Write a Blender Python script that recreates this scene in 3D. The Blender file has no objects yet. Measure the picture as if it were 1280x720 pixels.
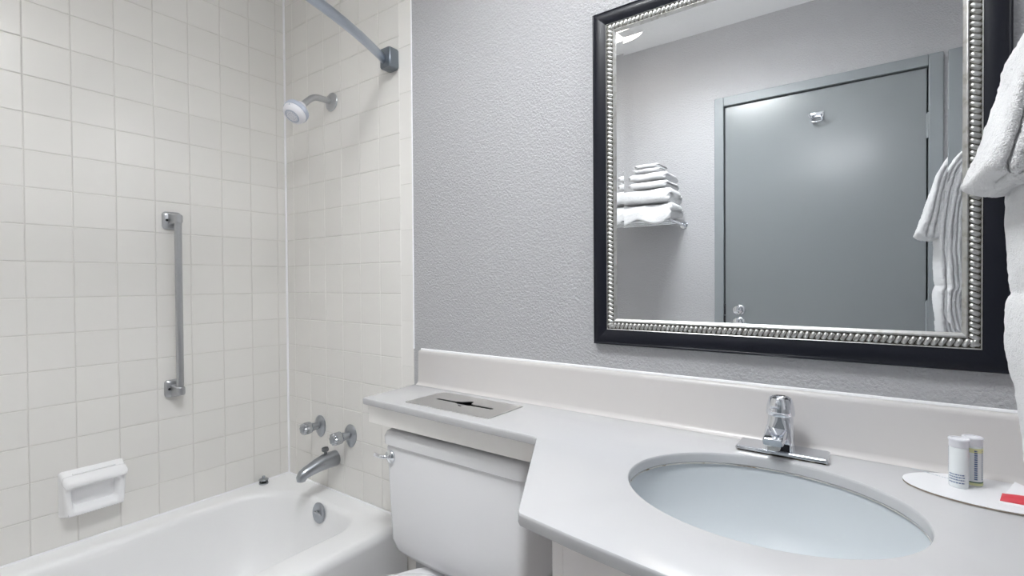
import bpy, bmesh, math, random
from mathutils import Vector, Matrix, noise
random.seed(7)
PI = math.pi
scene = bpy.context.scene
col = scene.collection

# ------------------------------------------------------------------ camera
cam_d = bpy.data.cameras.new('camera')
cam = bpy.data.objects.new('camera', cam_d); col.objects.link(cam)
cam_d.sensor_fit = 'HORIZONTAL'; cam_d.sensor_width = 36.0
cam_d.lens = 36.0 * 618.80 / 1280.0
cam_d.clip_start = 0.02
cam.location = (2.0125, -1.1443, 1.1611)
cam.rotation_mode = 'XYZ'
cam.rotation_euler = (math.radians(89.3124), math.radians(0.3759), math.radians(35.9544))
scene.camera = cam
# ------------------------------------------------------------------ world, exposure
world = bpy.data.worlds.new('world'); scene.world = world; world.use_nodes = True
world.node_tree.nodes['Background'].inputs[0].default_value = (0.5, 0.5, 0.52, 1)
world.node_tree.nodes['Background'].inputs[1].default_value = 0.05
vs = scene.view_settings
vs.view_transform = 'Standard'; vs.look = 'None'; vs.gamma = 1.0; vs.use_curve_mapping = False
vs.exposure = 0.49
VANITY_W = 6.2     # emission of the vanity diffuser above the mirror
DOME_W = 4.0        # emission of the small ceiling dome seen in the mirror
FILL_W = 38.0      # emission of the added fill light, an unseen drum under the ceiling
scene.cycles.diffuse_bounces = 8; scene.cycles.glossy_bounces = 6; scene.cycles.max_bounces = 14
# room
RX, RD, RH = 2.29, 1.524, 2.438     # width, depth, height
TP = 0.1095                          # tile pitch
TZ = 0.0017                          # tile thickness

# ------------------------------------------------------------------ materials
MATS = {}
def mat(name, color, rough=0.5, metal=0.0, spec=0.5, bump=None, var=0.0, coat=0.0, emit=None, mottled=None, trans=0.0):
    m = bpy.data.materials.new(name); m.use_nodes = True
    nt = m.node_tree; N = nt.nodes; L = nt.links
    b = N['Principled BSDF']
    b.inputs['Base Color'].default_value = (*color, 1)
    b.inputs['Roughness'].default_value = rough
    b.inputs['Metallic'].default_value = metal
    b.inputs['Specular IOR Level'].default_value = spec
    b.inputs['Coat Weight'].default_value = coat
    b.inputs['Transmission Weight'].default_value = trans
    if emit:
        b.inputs['Emission Color'].default_value = (*emit[0], 1)
        b.inputs['Emission Strength'].default_value = emit[1]
    tc = N.new('ShaderNodeTexCoord')
    src = None
    if mottled:                       # (scale, second colour, low, high)
        nz = N.new('ShaderNodeTexNoise'); nz.inputs['Scale'].default_value = mottled[0]; nz.inputs['Detail'].default_value = 6
        L.new(tc.outputs['Object'], nz.inputs['Vector'])
        mr = N.new('ShaderNodeMapRange'); mr.inputs[1].default_value = mottled[2]; mr.inputs[2].default_value = mottled[3]
        L.new(nz.outputs['Fac'], mr.inputs[0])
        mx = N.new('ShaderNodeMix'); mx.data_type = 'RGBA'
        mx.inputs[6].default_value = (*color, 1); mx.inputs[7].default_value = (*mottled[1], 1)
        L.new(mr.outputs[0], mx.inputs[0]); src = mx.outputs[2]
    if var:
        oi = N.new('ShaderNodeObjectInfo')
        hs = N.new('ShaderNodeHueSaturation'); hs.inputs['Color'].default_value = (*color, 1)
        if src: L.new(src, hs.inputs['Color'])
        mr2 = N.new('ShaderNodeMapRange'); mr2.inputs[3].default_value = 1 - var; mr2.inputs[4].default_value = 1 + var
        L.new(oi.outputs['Random'], mr2.inputs[0]); L.new(mr2.outputs[0], hs.inputs['Value'])
        src = hs.outputs[0]
    if src: L.new(src, b.inputs['Base Color'])
    if bump:                          # list of (scale, strength, distance)
        prev = None
        for (s, st, d) in bump:
            nz = N.new('ShaderNodeTexNoise'); nz.inputs['Scale'].default_value = s; nz.inputs['Detail'].default_value = 3
            L.new(tc.outputs['Object'], nz.inputs['Vector'])
            bp = N.new('ShaderNodeBump'); bp.inputs['Strength'].default_value = st; bp.inputs['Distance'].default_value = d
            L.new(nz.outputs['Fac'], bp.inputs['Height'])
            if prev: L.new(prev.outputs[0], bp.inputs['Normal'])
            prev = bp
        L.new(prev.outputs[0], b.inputs['Normal'])
    MATS[name] = m
    return m
paint = mat('grey_wall_paint', (0.475, 0.476, 0.490), 0.6, spec=0.3, bump=[(190, 0.8, 0.0055), (480, 0.35, 0.002)])
ceil_m = mat('ceiling_paint', (0.93, 0.935, 0.94), 0.8, spec=0.2, bump=[(130, 0.5, 0.004)])
tile_m = mat('cream_tile_glaze', (0.80, 0.785, 0.755), 0.25, spec=0.5, var=0.02, bump=[(14, 0.10, 0.004)])
grout_m = mat('grout', (0.68, 0.665, 0.63), 0.9, spec=0.1)
caulk_m = mat('white_caulk', (0.93, 0.93, 0.95), 0.5)
enamel = mat('bath_enamel', (0.91, 0.91, 0.915), 0.34, bump=[(9, 0.05, 0.004)])
ceramic = mat('white_ceramic', (0.80, 0.80, 0.815), 0.16, bump=[(12, 0.04, 0.003)])
soap_m = mat('soap_dish_ceramic', (0.93, 0.93, 0.94), 0.22)
marble = mat('cultured_marble', (0.55, 0.552, 0.566), 0.20, mottled=(3.0, (0.57, 0.566, 0.572), 0.4, 0.7), bump=[(10, 0.03, 0.003)])
marble_b = mat('cultured_marble_backsplash', (0.65, 0.625, 0.61), 0.3, mottled=(4.0, (0.64, 0.62, 0.615), 0.4, 0.7))
basin_m = mat('basin_porcelain', (0.58, 0.615, 0.64), 0.32, spec=0.15)
stain_m = mat('brown_sealant', (0.22, 0.16, 0.10), 0.7, mottled=(28, (0.55, 0.54, 0.52), 0.36, 0.44))
fascia_m = mat('fascia_laminate', (0.90, 0.88, 0.855), 0.4, mottled=(6, (0.87, 0.84, 0.81), 0.45, 0.7))
cab_m = mat('cabinet_laminate', (0.94, 0.89, 0.87), 0.45, mottled=(20, (0.92, 0.87, 0.85), 0.4, 0.6))
chrome = mat('chrome', (0.80, 0.82, 0.86), 0.07, metal=1.0)
nickel = mat('brushed_nickel', (0.50, 0.51, 0.53), 0.32, metal=1.0, bump=[(60, 0.1, 0.002)])
mat('dark_nickel', (0.22, 0.23, 0.24), 0.35, metal=1.0)
mat('knob_metal', (0.50, 0.52, 0.55), 0.16, metal=1.0)
worn = mat('worn_chrome', (0.42, 0.44, 0.47), 0.30, metal=1.0, bump=[(70, 0.2, 0.003)])
steel = mat('stainless_plate', (0.68, 0.68, 0.67), 0.30, metal=1.0, bump=[(200, 0.05, 0.001)])
dark_m = mat('dark_void', (0.012, 0.012, 0.015), 0.8)  # near-black; stands for shade in hollows and gaps, and colours small dark parts
frame_m = mat('black_lacquer_frame', (0.008, 0.009, 0.015), 0.33, spec=0.28)
silver_m = mat('silver_leaf', (0.56, 0.56, 0.55), 0.36, metal=1.0, mottled=(90, (0.42, 0.41, 0.38), 0.5, 0.7))
groove_m = mat('silver_groove', (0.09, 0.085, 0.07), 0.6, metal=0.4)
mirror_m = mat('mirror_silver', (0.95, 0.965, 0.975), 0.0, metal=1.0)
door_m = mat('grey_door_paint', (0.21, 0.228, 0.238), 0.25, spec=0.9, bump=[(60, 0.06, 0.002), (300, 0.05, 0.0006)])
trim_m = mat('grey_trim_paint', (0.25, 0.272, 0.285), 0.42, bump=[(90, 0.1, 0.002)])
terry = mat('white_terry', (0.90, 0.90, 0.91), 0.95, spec=0.1, bump=[(650, 0.9, 0.004), (160, 0.5, 0.005)])
plastic_w = mat('white_plastic', (0.80, 0.80, 0.84), 0.35)
plastic_b = mat('grey_blue_plastic', (0.47, 0.51, 0.60), 0.4)
bottle_m = mat('bottle_plastic', (0.80, 0.83, 0.84), 0.25)
yellow_m = mat('yellow_label', (0.72, 0.72, 0.40), 0.5)
card_m = mat('white_card', (0.84, 0.84, 0.86), 0.5)
card_e = mat('card_edge', (0.33, 0.27, 0.22), 0.8)
ink_m = mat('blue_ink', (0.12, 0.17, 0.30), 0.7)
ink_g = mat('grey_ink', (0.40, 0.47, 0.53), 0.7)
red_m = mat('red_foil', (0.62, 0.05, 0.07), 0.35, bump=[(60, 0.3, 0.004)])
floor_m = mat('floor_vinyl', (0.86, 0.85, 0.83), 0.4, mottled=(8, (0.89, 0.88, 0.86), 0.4, 0.6))
globe_m = mat('lit_globe', (0.9, 0.9, 0.9), 0.3, emit=((0.97, 0.985, 1.0), VANITY_W))
dome_m = mat('lit_dome', (0.9, 0.9, 0.9), 0.3, emit=((1.0, 0.92, 0.82), DOME_W))
fill_m = mat('fill_light_face', (0.9, 0.9, 0.9), 0.3, emit=((0.945, 0.975, 1.0), FILL_W))  # downward face of the added fill light
fill_side_m = mat('fill_light_side', (0.9, 0.9, 0.88), 0.7, emit=((1.0, 0.97, 0.93), 2.6))  # glowing side of the added fill light, lifts ceiling and upper walls
rubber = mat('black_rubber', (0.02, 0.02, 0.022), 0.5)
walltile_far = mat('far_tile', (0.88, 0.868, 0.84), 0.16)

# ------------------------------------------------------------------ mesh helpers
def wloc(o):
    v = Vector((0, 0, 0))
    while o is not None:
        v += o.location; o = o.parent
    return v
def props(o, label=None, cat=None, group=None, kind=None):
    if label: o['label'] = label
    if cat: o['category'] = cat
    if group: o['group'] = group
    if kind: o['kind'] = kind
    return o
def empty(name, loc, label=None, cat=None, group=None, kind=None):
    o = bpy.data.objects.new(name, None); col.objects.link(o); o.location = loc
    o.empty_display_size = 0.05
    return props(o, label, cat, group, kind)
def obj(name, bm, m, parent=None, smooth=False, label=None, cat=None, group=None, kind=None, angle=40):
    bmesh.ops.recalc_face_normals(bm, faces=bm.faces)
    xs = [v.co.x for v in bm.verts]; ys = [v.co.y for v in bm.verts]; zs = [v.co.z for v in bm.verts]
    org = Vector(((min(xs) + max(xs)) / 2, (min(ys) + max(ys)) / 2, min(zs)))
    for v in bm.verts: v.co -= org
    me = bpy.data.meshes.new(name); bm.to_mesh(me); bm.free()
    ms = m if isinstance(m, (list, tuple)) else [m]
    for x in ms: me.materials.append(x)
    if smooth:
        me.polygons.foreach_set('use_smooth', [True] * len(me.polygons))
        if angle < 180: me.set_sharp_from_angle(angle=math.radians(angle))
    o = bpy.data.objects.new(name, me); col.objects.link(o)
    if parent is not None:
        o.parent = parent; o.location = org - wloc(parent)
    else: o.location = org
    return props(o, label, cat, group, kind)
def BM(): return bmesh.new()
def box(bm, x0, x1, y0, y1, z0, z1, bev=0.0, seg=2, mi=0):
    t = bmesh.new()
    bmesh.ops.create_cube(t, size=1.0)
    for v in t.verts:
        v.co = Vector((x0 + (v.co.x + .5) * (x1 - x0), y0 + (v.co.y + .5) * (y1 - y0), z0 + (v.co.z + .5) * (z1 - z0)))
    if bev > 0: bmesh.ops.bevel(t, geom=t.edges[:], offset=bev, segments=seg, profile=.5, affect='EDGES')
    join(bm, t, mi); return bm
def join(bm, t, mi=0, mx=None):
    vm = {}
    for v in t.verts: vm[v] = bm.verts.new(mx @ v.co if mx else v.co)
    for f in t.faces:
        try: nf = bm.faces.new([vm[v] for v in f.verts]); nf.material_index = mi if mi else f.material_index; nf.smooth = f.smooth
        except ValueError: pass
    t.free()
def loft(bm, loops, cap0=True, cap1=True, closed=True, mi=0):
    R = [[bm.verts.new(p) for p in lp] for lp in loops]
    n = len(R[0])
    for a, b in zip(R, R[1:]):
        for i in range(n if closed else n - 1):
            j = (i + 1) % n
            try: bm.faces.new((a[i], a[j], b[j], b[i])).material_index = mi
            except ValueError: pass
    if cap0: bm.faces.new(R[0][::-1]).material_index = mi
    if cap1: bm.faces.new(R[-1]).material_index = mi
    return R
def frame_for(d):
    d = d.normalized()
    up = Vector((0, 0, 1)) if abs(d.z) < .95 else Vector((1, 0, 0))
    u = d.cross(up).normalized(); v = u.cross(d).normalized()
    return u, v
def tube(bm, pts, r, seg=16, mi=0, flat=1.0):
    pts = [Vector(p) for p in pts]
    rs = r if isinstance(r, (list, tuple)) else [r] * len(pts)
    loops = []; pu = None
    for i, p in enumerate(pts):
        d = (pts[min(i + 1, len(pts) - 1)] - pts[max(i - 1, 0)])
        u, v = frame_for(d)
        if pu is not None:
            u = (pu - d.normalized() * pu.dot(d.normalized())).normalized(); v = u.cross(d.normalized()).normalized()
        pu = u
        loops.append([p + (u * math.cos(2 * PI * k / seg) * flat + v * math.sin(2 * PI * k / seg)) * rs[i] for k in range(seg)])
    loft(bm, loops, mi=mi)
def lathe(bm, prof, center, axis=(0, 0, 1), seg=32, mi=0, sx=1.0, sy=1.0, flute=None):
    """prof: list of (radius, height along axis)"""
    c = Vector(center); a = Vector(axis).normalized(); u, v = frame_for(a)
    loops = []
    for (r, h) in prof:
        lp = []
        for k in range(seg):
            t = 2 * PI * k / seg
            rr = r * (1 + (flute[1] * math.cos(flute[0] * t) if flute else 0))
            lp.append(c + a * h + u * (rr * math.cos(t) * sx) + v * (rr * math.sin(t) * sy))
        loops.append(lp)
    loft(bm, loops, mi=mi)
def rrect(x0, x1, y0, y1, r, z, n=8):
    rs = r if isinstance(r, (list, tuple)) else [r] * 4
    out = []
    for (cx, cy, a0, q) in ((x1, y1, 0, rs[0]), (x0, y1, 90, rs[1]), (x0, y0, 180, rs[2]), (x1, y0, 270, rs[3])):
        sx = 1 if cx == x1 else -1; sy = 1 if cy == y1 else -1
        for k in range(n + 1):
            a = math.radians(a0 + 90 * k / n)
            out.append(Vector((cx - sx * q + q * math.cos(a), cy - sy * q + q * math.sin(a), z)))
    return out
def smoothpath(pts, n=8):
    P = [Vector(p) for p in pts]; P = [2 * P[0] - P[1]] + P + [2 * P[-1] - P[-2]]; out = []
    for i in range(1, len(P) - 2):
        p0, p1, p2, p3 = P[i - 1:i + 3]
        for k in range(n):
            t = k / n
            out.append(.5 * ((2 * p1) + (p2 - p0) * t + (2 * p0 - 5 * p1 + 4 * p2 - p3) * t * t + (3 * p1 - p0 - 3 * p2 + p3) * t ** 3))
    out.append(P[-2]); return out
def polyoffset(pts, d):
    n = len(pts); out = []
    for i in range(n):
        p0, p1, p2 = Vector(pts[i - 1]), Vector(pts[i]), Vector(pts[(i + 1) % n])
        e1 = (p1 - p0).normalized(); e2 = (p2 - p1).normalized()
        n1 = Vector((e1.y, -e1.x)); n2 = Vector((e2.y, -e2.x))
        b = (n1 + n2); b = b / max(b.length_squared, .2) * 2 * 1.0
        out.append(p1 + b * d * 1.0)
    return out

# ================================================================== SETTING
bm = BM(); box(bm, -.1, RX + .1, -RD - .2, .1, -.1, 0)
obj('floor', bm, floor_m, label='pale vinyl bathroom floor under the toilet', cat='floor', kind='structure')
bm = BM(); box(bm, -.1, RX + .1, -RD - .2, .1, RH, RH + .1)
obj('ceiling', bm, ceil_m, label='pale textured ceiling seen in the mirror', cat='ceiling', kind='structure')
bm = BM(); box(bm, -.1, -TZ, -RD - .2, .1, 0, RH)
wl = obj('wall_left', bm, grout_m, label='cream tiled wall along the length of the tub', cat='wall', kind='structure')
bm = BM(); box(bm, .7760, RX + .1, .0, .1, 0, RH)
wb = obj('wall_back', bm, paint, label='grey textured wall behind the mirror and vanity', cat='wall', kind='structure')
bm = BM(); box(bm, -TZ, .7760, TZ, .1, 0, RH)
wt = obj('wall_shower', bm, grout_m, label='cream tiled wall carrying the shower head and tub fittings', cat='wall', kind='structure')
bm = BM(); box(bm, RX, RX + .1, -RD - .2, .0, 0, RH)
obj('wall_right', bm, paint, label='grey textured wall behind the hanging towels', cat='wall', kind='structure')
DX0, DX1, DZ = 1.414, 2.199, 2.032          # door panel
FX0, FX1, FZ = 1.368, 2.248, 2.080          # door casing
bm = BM()
box(bm, .745, FX0 + .012, -RD - .1, -RD, 0, RH); box(bm, FX1 - .012, RX, -RD - .1, -RD, 0, RH); box(bm, FX0 + .012, FX1 - .012, -RD - .1, -RD, FZ - .012, RH)
obj('wall_front', bm, paint, label='grey textured wall around the door, seen in the mirror', cat='wall', kind='structure')
bm = BM(); box(bm, -TZ, .745, -RD - .1, -RD, 0, RH)
obj('wall_tub_end', bm, walltile_far, label='tiled end wall at the near end of the tub', cat='wall', kind='structure')

# ---- wall tiles: each one an object, sharing mesh data
TILE_MESH = {}
def tile_mesh(w, h, axis):
    key = (round(w, 4), round(h, 4), axis)
    if key in TILE_MESH: return TILE_MESH[key]
    g = 0.0009; b = 0.0022
    t = bmesh.new()
    def P(a, z, d): return (d, a, z) if axis == 'x' else (a, -d, z)
    a0, a1 = -w / 2 + g, w / 2 - g; z0, z1 = -h / 2 + g, h / 2 - g
    L0 = [P(a0, z0, -TZ), P(a1, z0, -TZ), P(a1, z1, -TZ), P(a0, z1, -TZ)]
    L1 = [P(a0, z0, -.0012), P(a1, z0, -.0012), P(a1, z1, -.0012), P(a0, z1, -.0012)]
    L2 = [P(a0 + b * .4, z0 + b * .4, -.0004), P(a1 - b * .4, z0 + b * .4, -.0004), P(a1 - b * .4, z1 - b * .4, -.0004), P(a0 + b * .4, z1 - b * .4, -.0004)]
    L3 = [P(a0 + b, z0 + b, 0), P(a1 - b, z0 + b, 0), P(a1 - b, z1 - b, 0), P(a0 + b, z1 - b, 0)]
    loft(t, [L0, L1, L2, L3], cap0=False)
    bmesh.ops.recalc_face_normals(t, faces=t.faces)
    f = max(t.faces, key=lambda f: f.calc_area()); n = f.normal
    if (n.x if axis == 'x' else -n.y) < 0: bmesh.ops.reverse_faces(t, faces=t.faces)
    me = bpy.data.meshes.new('wall_tile'); t.to_mesh(me); t.free(); me.materials.append(tile_m)
    TILE_MESH[key] = me; return me
def put_tile(parent, w, h, axis, c, name='wall_tile'):
    o = bpy.data.objects.new(name, tile_mesh(w, h, axis)); col.objects.link(o)
    o.parent = parent; o.location = Vector(c) - wloc(parent)
    j = 0.004
    o.rotation_euler = (random.uniform(-j, j) if axis != 'x' else 0, random.uniform(-j, j) if axis == 'x' else 0, random.uniform(-j, j))
Z0 = 1.232 - 8 * TP
AL, AB = 0.039, 0.0587
for r in range(19):
    zc = Z0 + (r + .5) * TP
    h = TP if zc + TP / 2 < RH else (RH - (zc - TP / 2)) 
    put_tile(wl, AL - .0005, h, 'x', (0, -AL / 2, zc))
    for c in range(14):
        y0 = -AL - c * TP; y1 = max(y0 - TP, -RD)
        if y0 - y1 > .01: put_tile(wl, y0 - y1, h, 'x', (0, (y0 + y1) / 2, zc))
    put_tile(wt, AB, h, 'y', (AB / 2, 0, zc))
    for c in range(6):
        put_tile(wt, TP, h, 'y', (AB + (c + .5) * TP, 0, zc))
# bullnose edging pieces beside the paint
BX0, BX1 = AB + 6 * TP, .7760
zb = .878 - 6 * .1537
while zb < RH:
    z1 = min(zb + .1537, RH); z0 = max(zb, 0)
    if z1 - z0 > .01:
        bm = BM()
        lp = []
        for z in (z0 + .0009, z1 - .0009):
            lp.append([Vector(p) for p in ((BX0 + .0009, .0017, z), (BX0 + .0009, -.0008, z), (BX0 + .003, 0, z), (BX1 - .012, -.0004, z), (BX1 - .006, .0006, z), (BX1 - .002, .0014, z), (BX1, .0017, z))])
        loft(bm, lp, closed=True)
        obj('edge_tile', bm, tile_m, wt, smooth=True)
    zb += .1537
# white caulk in the corner, along the tub and at the tile edge
bm = BM(); tube(bm, [(.0015, -.0015, .358), (.0015, -.0015, RH)], .0048, 8)
obj('caulk_bead', bm, caulk_m, wl, smooth=True)
bm = BM(); tube(bm, [(.7765, .0005, .941), (.7765, .0005, RH)], .0028, 8)
obj('caulk_bead', bm, caulk_m, wt, smooth=True)

# ---- door seen in the mirror
d1 = empty('door_1', ((DX0 + DX1) / 2, -RD, 0), 'grey painted door reflected in the mirror', 'door', kind='structure')
bm = BM(); box(bm, DX0 + .0025, DX1 - .0025, -RD - .04, -RD - .002, .01, DZ - .0025, .002)
obj('door_panel', bm, door_m, d1)
for a in ((FX0, DX0 - .0025, -RD - .05, -RD + .012, 0, FZ), (DX1 + .0025, FX1, -RD - .05, -RD + .012, 0, FZ), (DX0 - .0025, DX1 + .0025, -RD - .05, -RD + .012, DZ + .0025, FZ)):
    bm = BM(); box(bm, *a, .003); obj('door_casing', bm, trim_m, d1)
bm = BM(); box(bm, DX0 - .03, DX1 + .03, -RD - .075, -RD - .052, 0, FZ)
obj('dark_gap_backing', bm, dark_m, d1)  # black sheet behind the door, puts the shade of its gap into colour
for zz in (1.79, 1.02, .25):
    bm = BM(); tube(bm, [(DX1 + .001, -RD + .004, zz - .05), (DX1 + .001, -RD + .004, zz + .05)], .007, 12)
    tube(bm, [(DX1 + .001, -RD + .004, zz + .05), (DX1 + .001, -RD + .004, zz + .056)], [.005, .002], 12)
    obj('hinge', bm, trim_m, d1, smooth=True)
bm = BM(); c = (1.485, -RD - .002, 1.017)
lathe(bm, [(.024, 0), (.0245, .003), (.021, .007), (.011, .010), (.010, .026), (.016, .032), (.0225, .040), (.024, .049), (.0215, .057), (.011, .061), (.004, .062)], c, (0, 1, 0), 28)
kb = obj('door_knob', bm, chrome, d1, smooth=True)
bm = BM(); box(bm, DX0 - .004, DX0 + .004, -RD - .01, -RD + .0005, .99, 1.045); obj('strike_plate', bm, dark_m, d1)
hk = BM(); c = Vector((1.812, -RD - .002, 1.905))
box(hk, c.x - .026, c.x + .026, c.y, c.y + .005, c.z - .004, c.z + .022, .002)
for s in (-1, 1):
    tube(hk, smoothpath([(c.x + s * .015, c.y + .004, c.z + .008), (c.x + s * .018, c.y + .02, c.z - .01), (c.x + s * .024, c.y + .036, c.z - .008), (c.x + s * .028, c.y + .042, c.z + .008)], 5), .004, 10)
tube(hk, smoothpath([(c.x - .02, c.y + .004, c.z - .002), (c.x - .018, c.y + .022, c.z - .024), (c.x + .018, c.y + .022, c.z - .024), (c.x + .02, c.y + .004, c.z - .002)], 6), .0035, 10)
obj('coat_hook', hk, chrome, d1, smooth=True)

# ================================================================== BATHTUB
TW = .742
tub = empty('bathtub', (TW / 2, -RD / 2, 0), 'white enamelled bathtub set between the tiled walls', 'bathtub')
def tl(i, z, r): return rrect(.0035 + i, TW - i, -RD + .004 + i, -.0035 - i, max(r, .002), z, 10)
IX0, IX1, IY0, IY1 = .078, .622, -1.40, -.082
def il(i, z, extra=0.0, e2=0):
    return rrect(IX0 + i + extra * .3, IX1 - i - extra * .5, IY0 + i + extra * 1.6 + e2, IY1 - i - extra * .6, [.115 - i * .2, .19 - i * .2, .2, .2], z, 10)
loops = [tl(0, .0, .004), tl(0, .285, .006)]
# rolled outer rim
for k in range(7):
    a = PI / 2 * k / 6
    lp = []
    for p, q in zip(tl(0, 0, .006), tl(.03, 0, .012)):
        front = p.x > TW - .05
        f = 1 - math.cos(a)
        lp.append(Vector((p.x + (q.x - p.x) * f if front else p.x, p.y, (.325 if front else .345) + (.03 if front else .011) * math.sin(a))))
    loops.append(lp)
loops.append([Vector((p.x, p.y, .3555)) for p in tl(.045, 0, .03)])
loops += [il(-.012, .3545), il(-.003, .352), il(.004, .346), il(.009, .336), il(.012, .32), il(.02, .24, .01), il(.03, .16, .03), il(.045, .105, .05), il(.075, .075, .07), il(.12, .062, .09), il(.17, .06, .1)]
bm = BM(); loft(bm, loops, cap0=True, cap1=True)
obj('tub_shell', bm, enamel, tub, smooth=True, angle=60)
bm = BM(); c = Vector((.372, -.0985, .318))
ax = Vector((0, -1, .12))
lathe(bm, [(.036, 0), (.037, .003), (.034, .006), (.022, .0068), (.02, .0060), (.006, .006), (.005, .009), (.001, .0095)], c, ax, 32)
ov = obj('overflow_plate', bm, worn, tub, smooth=True)
bm = BM(); box(bm, c.x - .022, c.x + .022, c.y - .009, c.y - .005, c.z - .0035, c.z + .0035, .0012); tube(bm, [(c.x, c.y - .005, c.z + .002), (c.x + .004, c.y - .014, c.z + .016)], .003, 8)
obj('trip_lever', bm, nickel, ov, smooth=True)
bm = BM(); lathe(bm, [(.03, 0), (.03, .002), (.02, .003), (.018, .0008), (.001, .0008)], (.35, -.3, .0605), (0, 0, 1), 24)
obj('drain_ring', bm, worn, tub, smooth=True)
bm = BM(); tube(bm, [(.0045, -.006, .3565), (.0045, -RD + .01, .3565)], .0040, 8)
obj('caulk_bead', bm, caulk_m, tub, smooth=True)
bm = BM(); tube(bm, [(.006, -.0045, .3565), (.735, -.0045, .3565)], .0040, 8)
obj('caulk_bead', bm, caulk_m, tub, smooth=True)

# strainer stopper left on the rim
st = empty('drain_stopper', (.033, -.128, .3555), 'small dark metal drain stopper resting on the tub rim in the corner', 'drain stopper')
bm = BM(); lathe(bm, [(.0165, 0), (.0175, .002), (.0175, .006), (.015, .007), (.001, .0071)], (.033, -.128, .3550), (0, 0, 1), 24)
obj('stopper_base', bm, worn, st, smooth=True)
bm = BM()
for k in range(6):
    a = k * PI / 3; tube(bm, [(.033 + .0125 * math.cos(a), -.128 + .0125 * math.sin(a), .361), (.033 + .0125 * math.cos(a), -.128 + .0125 * math.sin(a), .371)], .0025, 6)
lathe(bm, [(.009, 0), (.009, .010)], (.033, -.128, .361), (0, 0, 1), 12)
obj('stopper_cage', bm, rubber, st, smooth=True)
bm = BM(); lathe(bm, [(.0175, 0), (.0185, .0015), (.017, .004), (.007, .007), (.005, .008), (.005, .011), (.0065, .0135), (.005, .016), (.001, .017)], (.033, -.128, .371), (0, 0, 1), 24)
obj('stopper_cap', bm, worn, st, smooth=True)

# ---- tub valves and spout
def valve(cx, cz, label):
    t = empty('tub_tap', (cx, 0, cz), label, 'tap', 'tub taps')
    bm = BM()
    pr = [(.038, 0), (.039, .003), (.035, .008), (.022, .012), (.013, .014)]
    # teardrop flange with a pointed foot
    lps = []
    for r, h in pr:
        lp = []
        for k in range(36):
            a = 2 * PI * k / 36; x = r * math.cos(a) * .88; z = r * math.sin(a)
            if z < 0: z *= 1.25; x *= 1 - .25 * (z / (r * 1.25)) ** 2
            lp.append(Vector((cx + x, -h, cz + z)))
        lps.append(lp)
    loft(bm, lps)
    obj('flange', bm, worn, t, smooth=True, angle=50)
    bm = BM(); lathe(bm, [(.0145, .010), (.014, .034), (.0165, .036), (.0165, .046), (.012, .047)], (cx, 0, cz), (0, -1, 0), 20)
    obj('stem', bm, worn, t, smooth=True)
    bm = BM(); lathe(bm, [(.014, .044), (.0205, .047), (.0222, .052), (.0222, .072), (.0195, .080), (.0165, .0815)], (cx, 0, cz), (0, -1, 0), 64, flute=(8, .085))
    k = obj('knob', bm, MATS['knob_metal'], t, smooth=True, angle=60)
    bm = BM(); lathe(bm, [(.0125, .0812), (.0125, .0835), (.011, .0845), (.001, .0845)], (cx, 0, cz), (0, -1, 0), 20)
    obj('index_cap', bm, worn, k, smooth=True)
valve(.236, .597, 'worn chrome tub handle nearer the tiled corner')
valve(.431, .592, 'worn chrome tub handle nearer the toilet')
sp = empty('tub_spout', (.333, 0, .476), 'worn chrome tub spout with diverter knob below the handles', 'tub spout')
bm = BM()
path = [(0, .0), (.004, .0), (.03, .0), (.05, -.001), (.08, -.006), (.105, -.012), (.125, -.018), (.138, -.024), (.144, -.033), (.143, -.040)]
rad = [.029, .030, .0295, .0285, .0250, .0225, .021, .020, .0185, .0170]
loops = []
for (d, dz), r in zip(path, rad):
    i = path.index((d, dz)); a = path[max(i - 1, 0)]; b = path[min(i + 1, len(path) - 1)]
    t = Vector((0, -(b[0] - a[0]), b[1] - a[1])).normalized(); u = Vector((1, 0, 0)); v = u.cross(t)
    loops.append([Vector((.333, -d, .484 + dz)) + u * (r * math.cos(2 * PI * k / 24)) + v * (r * 1.02 * math.sin(2 * PI * k / 24)) for k in range(24)])
loft(bm, loops); obj('spout_body', bm, worn, sp, smooth=True, angle=60)
bm = BM(); lathe(bm, [(.006, 0), (.0055, .012), (.012, .015), (.0135, .020), (.012, .027), (.004, .0285)], (.333, -.044, .509), (0, -.1, 1), 16)
obj('diverter_knob', bm, MATS['dark_nickel'], sp, smooth=True)
bm = BM(); lathe(bm, [(.015, 0), (.014, -.006), (.010, -.0061)], (.333, -.143, .446), (0, 0, 1), 16)
obj('spout_mouth', bm, worn, sp, smooth=True)

# ---- shower head and arm
sh = empty('shower_fitting', (.333, 0, 1.857), 'white plastic shower head on a bent chrome arm', 'shower head')
bm = BM(); lathe(bm, [(.034, 0), (.036, .002), (.034, .005), (.020, .009), (.014, .012), (.011, .0125)], (.333, 0, 1.857), (0, -1, 0), 32)
obj('flange', bm, nickel, sh, smooth=True)
ap = smoothpath([(.333, -.004, 1.857), (.335, -.04, 1.857), (.338, -.075, 1.852), (.341, -.10, 1.836), (.343, -.125, 1.812), (.344, -.135, 1.802)], 6)
bm = BM(); tube(bm, ap, .0115, 16); obj('shower_arm', bm, nickel, sh, smooth=True)
hd = Vector((.344, -.132, 1.806)); ha = Vector((.09, -.62, -.78)).normalized()
bm = BM(); lathe(bm, [(.010, -.002), (.017, .0), (.019, .012), (.030, .020), (.034, .024), (.034, .026)], hd, ha, 36)
body = obj('swivel_collar', bm, plastic_w, sh, smooth=True)
bm = BM(); lathe(bm, [(.036, .024), (.0425, .028), (.0435, .034), (.0435, .044), (.0415, .046)], hd, ha, 72, flute=(24, .012))
obj('grip_ring', bm, plastic_b, sh, smooth=True, angle=70)
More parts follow.
